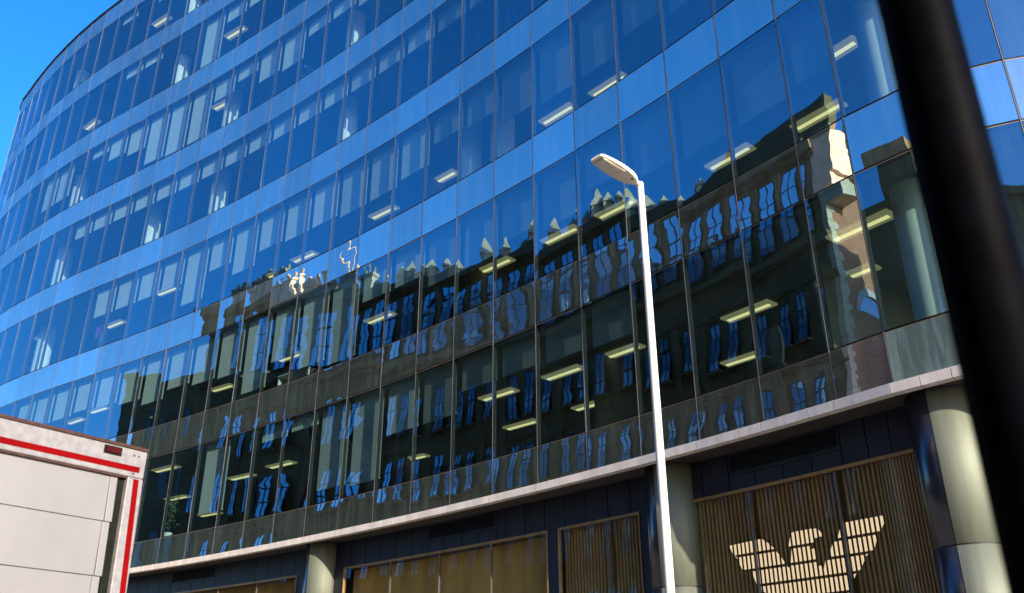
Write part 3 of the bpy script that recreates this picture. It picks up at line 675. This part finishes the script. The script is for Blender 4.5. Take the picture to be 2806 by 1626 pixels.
for i in (0, n_ - 1):
    hm.quad([lpnt(us[i], -hw[i] + .012, -.012), lpnt(us[i], hw[i] - .012, -.012), lpnt(us[i], hw[i], 0), lpnt(us[i], hw[i], zt[i] * .55), lpnt(us[i], hw[i] * .55, zt[i]), lpnt(us[i], -hw[i] * .55, zt[i]), lpnt(us[i], -hw[i], zt[i] * .55), lpnt(us[i], -hw[i], 0)], 'lamp_white')
lh = hm.build('lamp_head', lp)
lf = MB(); lf.hexa([lpnt(.40, -.098, -.024), lpnt(.80, -.088, -.024), lpnt(.80, .088, -.024), lpnt(.40, .098, -.024)], [lpnt(.40, -.098, -.0125), lpnt(.80, -.088, -.0125), lpnt(.80, .088, -.0125), lpnt(.40, .098, -.0125)], 'lamp_under'); lf.build('lens_frame', lh)
for a, b in ((.415, .595), (.605, .785)):
    q = MB(); q.hexa([lpnt(a, -.082, -.029), lpnt(b, -.078, -.029), lpnt(b, .078, -.029), lpnt(a, .082, -.029)], [lpnt(a, -.082, -.0245), lpnt(b, -.078, -.0245), lpnt(b, .078, -.0245), lpnt(a, .082, -.0245)], 'lamp_lens'); q.build('lens', lh)
q = MB(); q.hexa([lpnt(.20, .03, -.02), lpnt(.225, .03, -.02), lpnt(.225, .055, -.02), lpnt(.20, .055, -.02)], [lpnt(.20, .03, -.0125), lpnt(.225, .03, -.0125), lpnt(.225, .055, -.0125), lpnt(.20, .055, -.0125)], 'rubber'); q.build('catch', lh)

# ================================================================== NEAR BLACK POST
po = thing('signpost', 'thick black metal post close to the camera, blurred, at right', 'post')
px_, py_ = 1.6 * math.cos(R(60.1)), 1.6 * math.sin(R(60.1))
MB().lathe([(.066, 0.0), (.066, 3.6), (.06, 3.63)], 'post_black', 32, px_, py_).build('shaft', po, smooth=True)
MB().lathe([(.09, 0.0), (.09, .5), (.06, .56)], 'post_black', 32, px_, py_).build('base', po, smooth=True)

# ================================================================== THINGS BEHIND THE GLASS
def at_window(m, t, k): p = fac(m, t); return Vector((p.x, p.y, Z(HL[2 * k - 1] - .08)))
def local(m):
    nn = (fac(m, 1) - fac(m, 0)).normalized(); return Vector((-nn.y, nn.x)), nn        # along the glass, inward
def lbox(mb, o, t, nn, a0, a1, d0, d1, z0, z1, mat):
    f = lambda a, d, z: (o.x + t.x * a + nn.x * d, o.y + t.y * a + nn.y * d, o.z + z)
    return mb.hexa([f(a0, d0, z0), f(a1, d0, z0), f(a1, d1, z0), f(a0, d1, z0)], [f(a0, d0, z1), f(a1, d0, z1), f(a1, d1, z1), f(a0, d1, z1)], mat)
# purple flag-shaped sign on a white stand
m_, k_ = 20.75, 3
o = at_window(m_, .55, k_); t, nn = local(m_)
sg = thing('sign_stand', 'small purple flag sign on a white stand behind a left-hand window', 'sign')
lbox(MB(), o, t, nn, -.04, .04, 0, .03, 0, 1.25, 'plaster').build('stand', sg)
lbox(MB(), o, t, nn, -.02, .42, .005, .025, 1.0, 1.5, 'purple').build('panel', sg)
# potted plants
for m_, k_, hgt, lab in ((16.35, 1, 1.5, 'tall leafy plant in a pale pot just right of the lorry'), (13.0, 5, 1.0, 'bushy plant in a white pot on a fifth-floor sill near top centre')):
    o = at_window(m_, .6, k_); pl = thing('potted_plant', lab, 'plant')
    MB().lathe([(.10, o.z + .0), (.16, o.z + .38), (.14, o.z + .38), (.13, o.z + .30)], 'plaster', 14, o.x, o.y).build('pot', pl)
    lf_ = MB()
    for i in range(90):
        a = random.uniform(0, 6.283); r_ = random.uniform(.02, .34); z_ = o.z + .4 + random.uniform(.1, hgt - .3); c_ = Vector((o.x + r_ * math.cos(a), o.y + r_ * math.sin(a), z_))
        d1 = Vector((random.gauss(0, 1), random.gauss(0, 1), random.gauss(0, 1))).normalized() * .11; d2 = Vector((random.gauss(0, 1), random.gauss(0, 1), random.gauss(0, 1))).normalized() * .05
        lf_.quad([c_ - d1, c_ + d2, c_ + d1, c_ - d2], 'leaf')
    lf_.build('leaves', pl)
    MB().lathe([(.02, o.z + .3), (.012, o.z + hgt - .1)], 'rust', 6, o.x, o.y).build('stem', pl)
# office chair whose back shows against a lit ceiling
m_, k_ = 1.15, 1
o = at_window(m_, .75, k_); t, nn = local(m_); oc = thing('office_chair', 'dark high-backed office chair silhouetted in the lowest glazed floor at right', 'chair')
bk_ = MB(); N = 10; pr = []
for i in range(N + 1):
    u_ = i / N; w_ = .25 * math.sin(math.pi * min(1, .25 + u_ * .62)) ** .6; pr.append((w_, .52 + u_ * .78, .02 + .10 * u_ * u_))
for i in range(N):
    (w0, z0, d0), (w1, z1, d1) = pr[i], pr[i + 1]
    f = lambda a, d, z: (o.x + t.x * a + nn.x * d, o.y + t.y * a + nn.y * d, o.z + z)
    bk_.hexa([f(-w0, d0, z0), f(w0, d0, z0), f(w0, d0 + .07, z0), f(-w0, d0 + .07, z0)], [f(-w1, d1, z1), f(w1, d1, z1), f(w1, d1 + .07, z1), f(-w1, d1 + .07, z1)], 'dark_cloth')
bk_.build('backrest', oc)
lbox(MB(), o, t, nn, -.25, .25, .05, .55, .42, .51, 'dark_cloth').build('seat', oc, bevel=.02)
MB().lathe([(.03, o.z + .06), (.03, o.z + .42)], 'rubber', 10, o.x + nn.x * .28, o.y + nn.y * .28).build('gas_column', oc)
for i in range(5):
    a = i * 6.283 / 5; c_ = Vector((o.x + nn.x * .28, o.y + nn.y * .28)); e = Vector((math.cos(a), math.sin(a))); q = Vector((-e.y, e.x)) * .025
    P4 = [c_ - q, c_ + q, c_ + e * .3 + q, c_ + e * .3 - q]
    MB().hexa([(p.x, p.y, o.z + .03) for p in P4], [(p.x, p.y, o.z + .07) for p in P4], 'rubber').build('leg', oc)
# desks along the windows with monitors
for i, (m_, k_, lab) in enumerate(((12.4, 2, 'white desk with a dark monitor in the second glazed floor, left of centre'), (20.2, 7, 'white desk with a dark monitor in the top glazed floor'), (17.6, 5, 'white desk with a dark monitor under half-drawn blinds, fifth glazed floor'), (22.6, 6, 'white desk with a dark monitor in the sixth glazed floor at far left'))):
    o = at_window(m_, .5, k_); t, nn = local(m_); dk = thing('desk', lab, 'desk')
    lbox(MB(), o, t, nn, -.8, .8, 0, .75, .70, .73, 'plaster').build('desktop', dk)
    for a in (-.76, .72): lbox(MB(), o, t, nn, a, a + .04, .05, .7, 0, .699, 'plaster').build('leg', dk)
    lbox(MB(), o, t, nn, -.27, .27, .18, .21, .86, 1.2, 'dark_cloth').build('monitor', dk)
    lbox(MB(), o, t, nn, -.03, .03, .16, .179, .731, 1.0, 'dark_cloth').build('monitor_stand', dk)
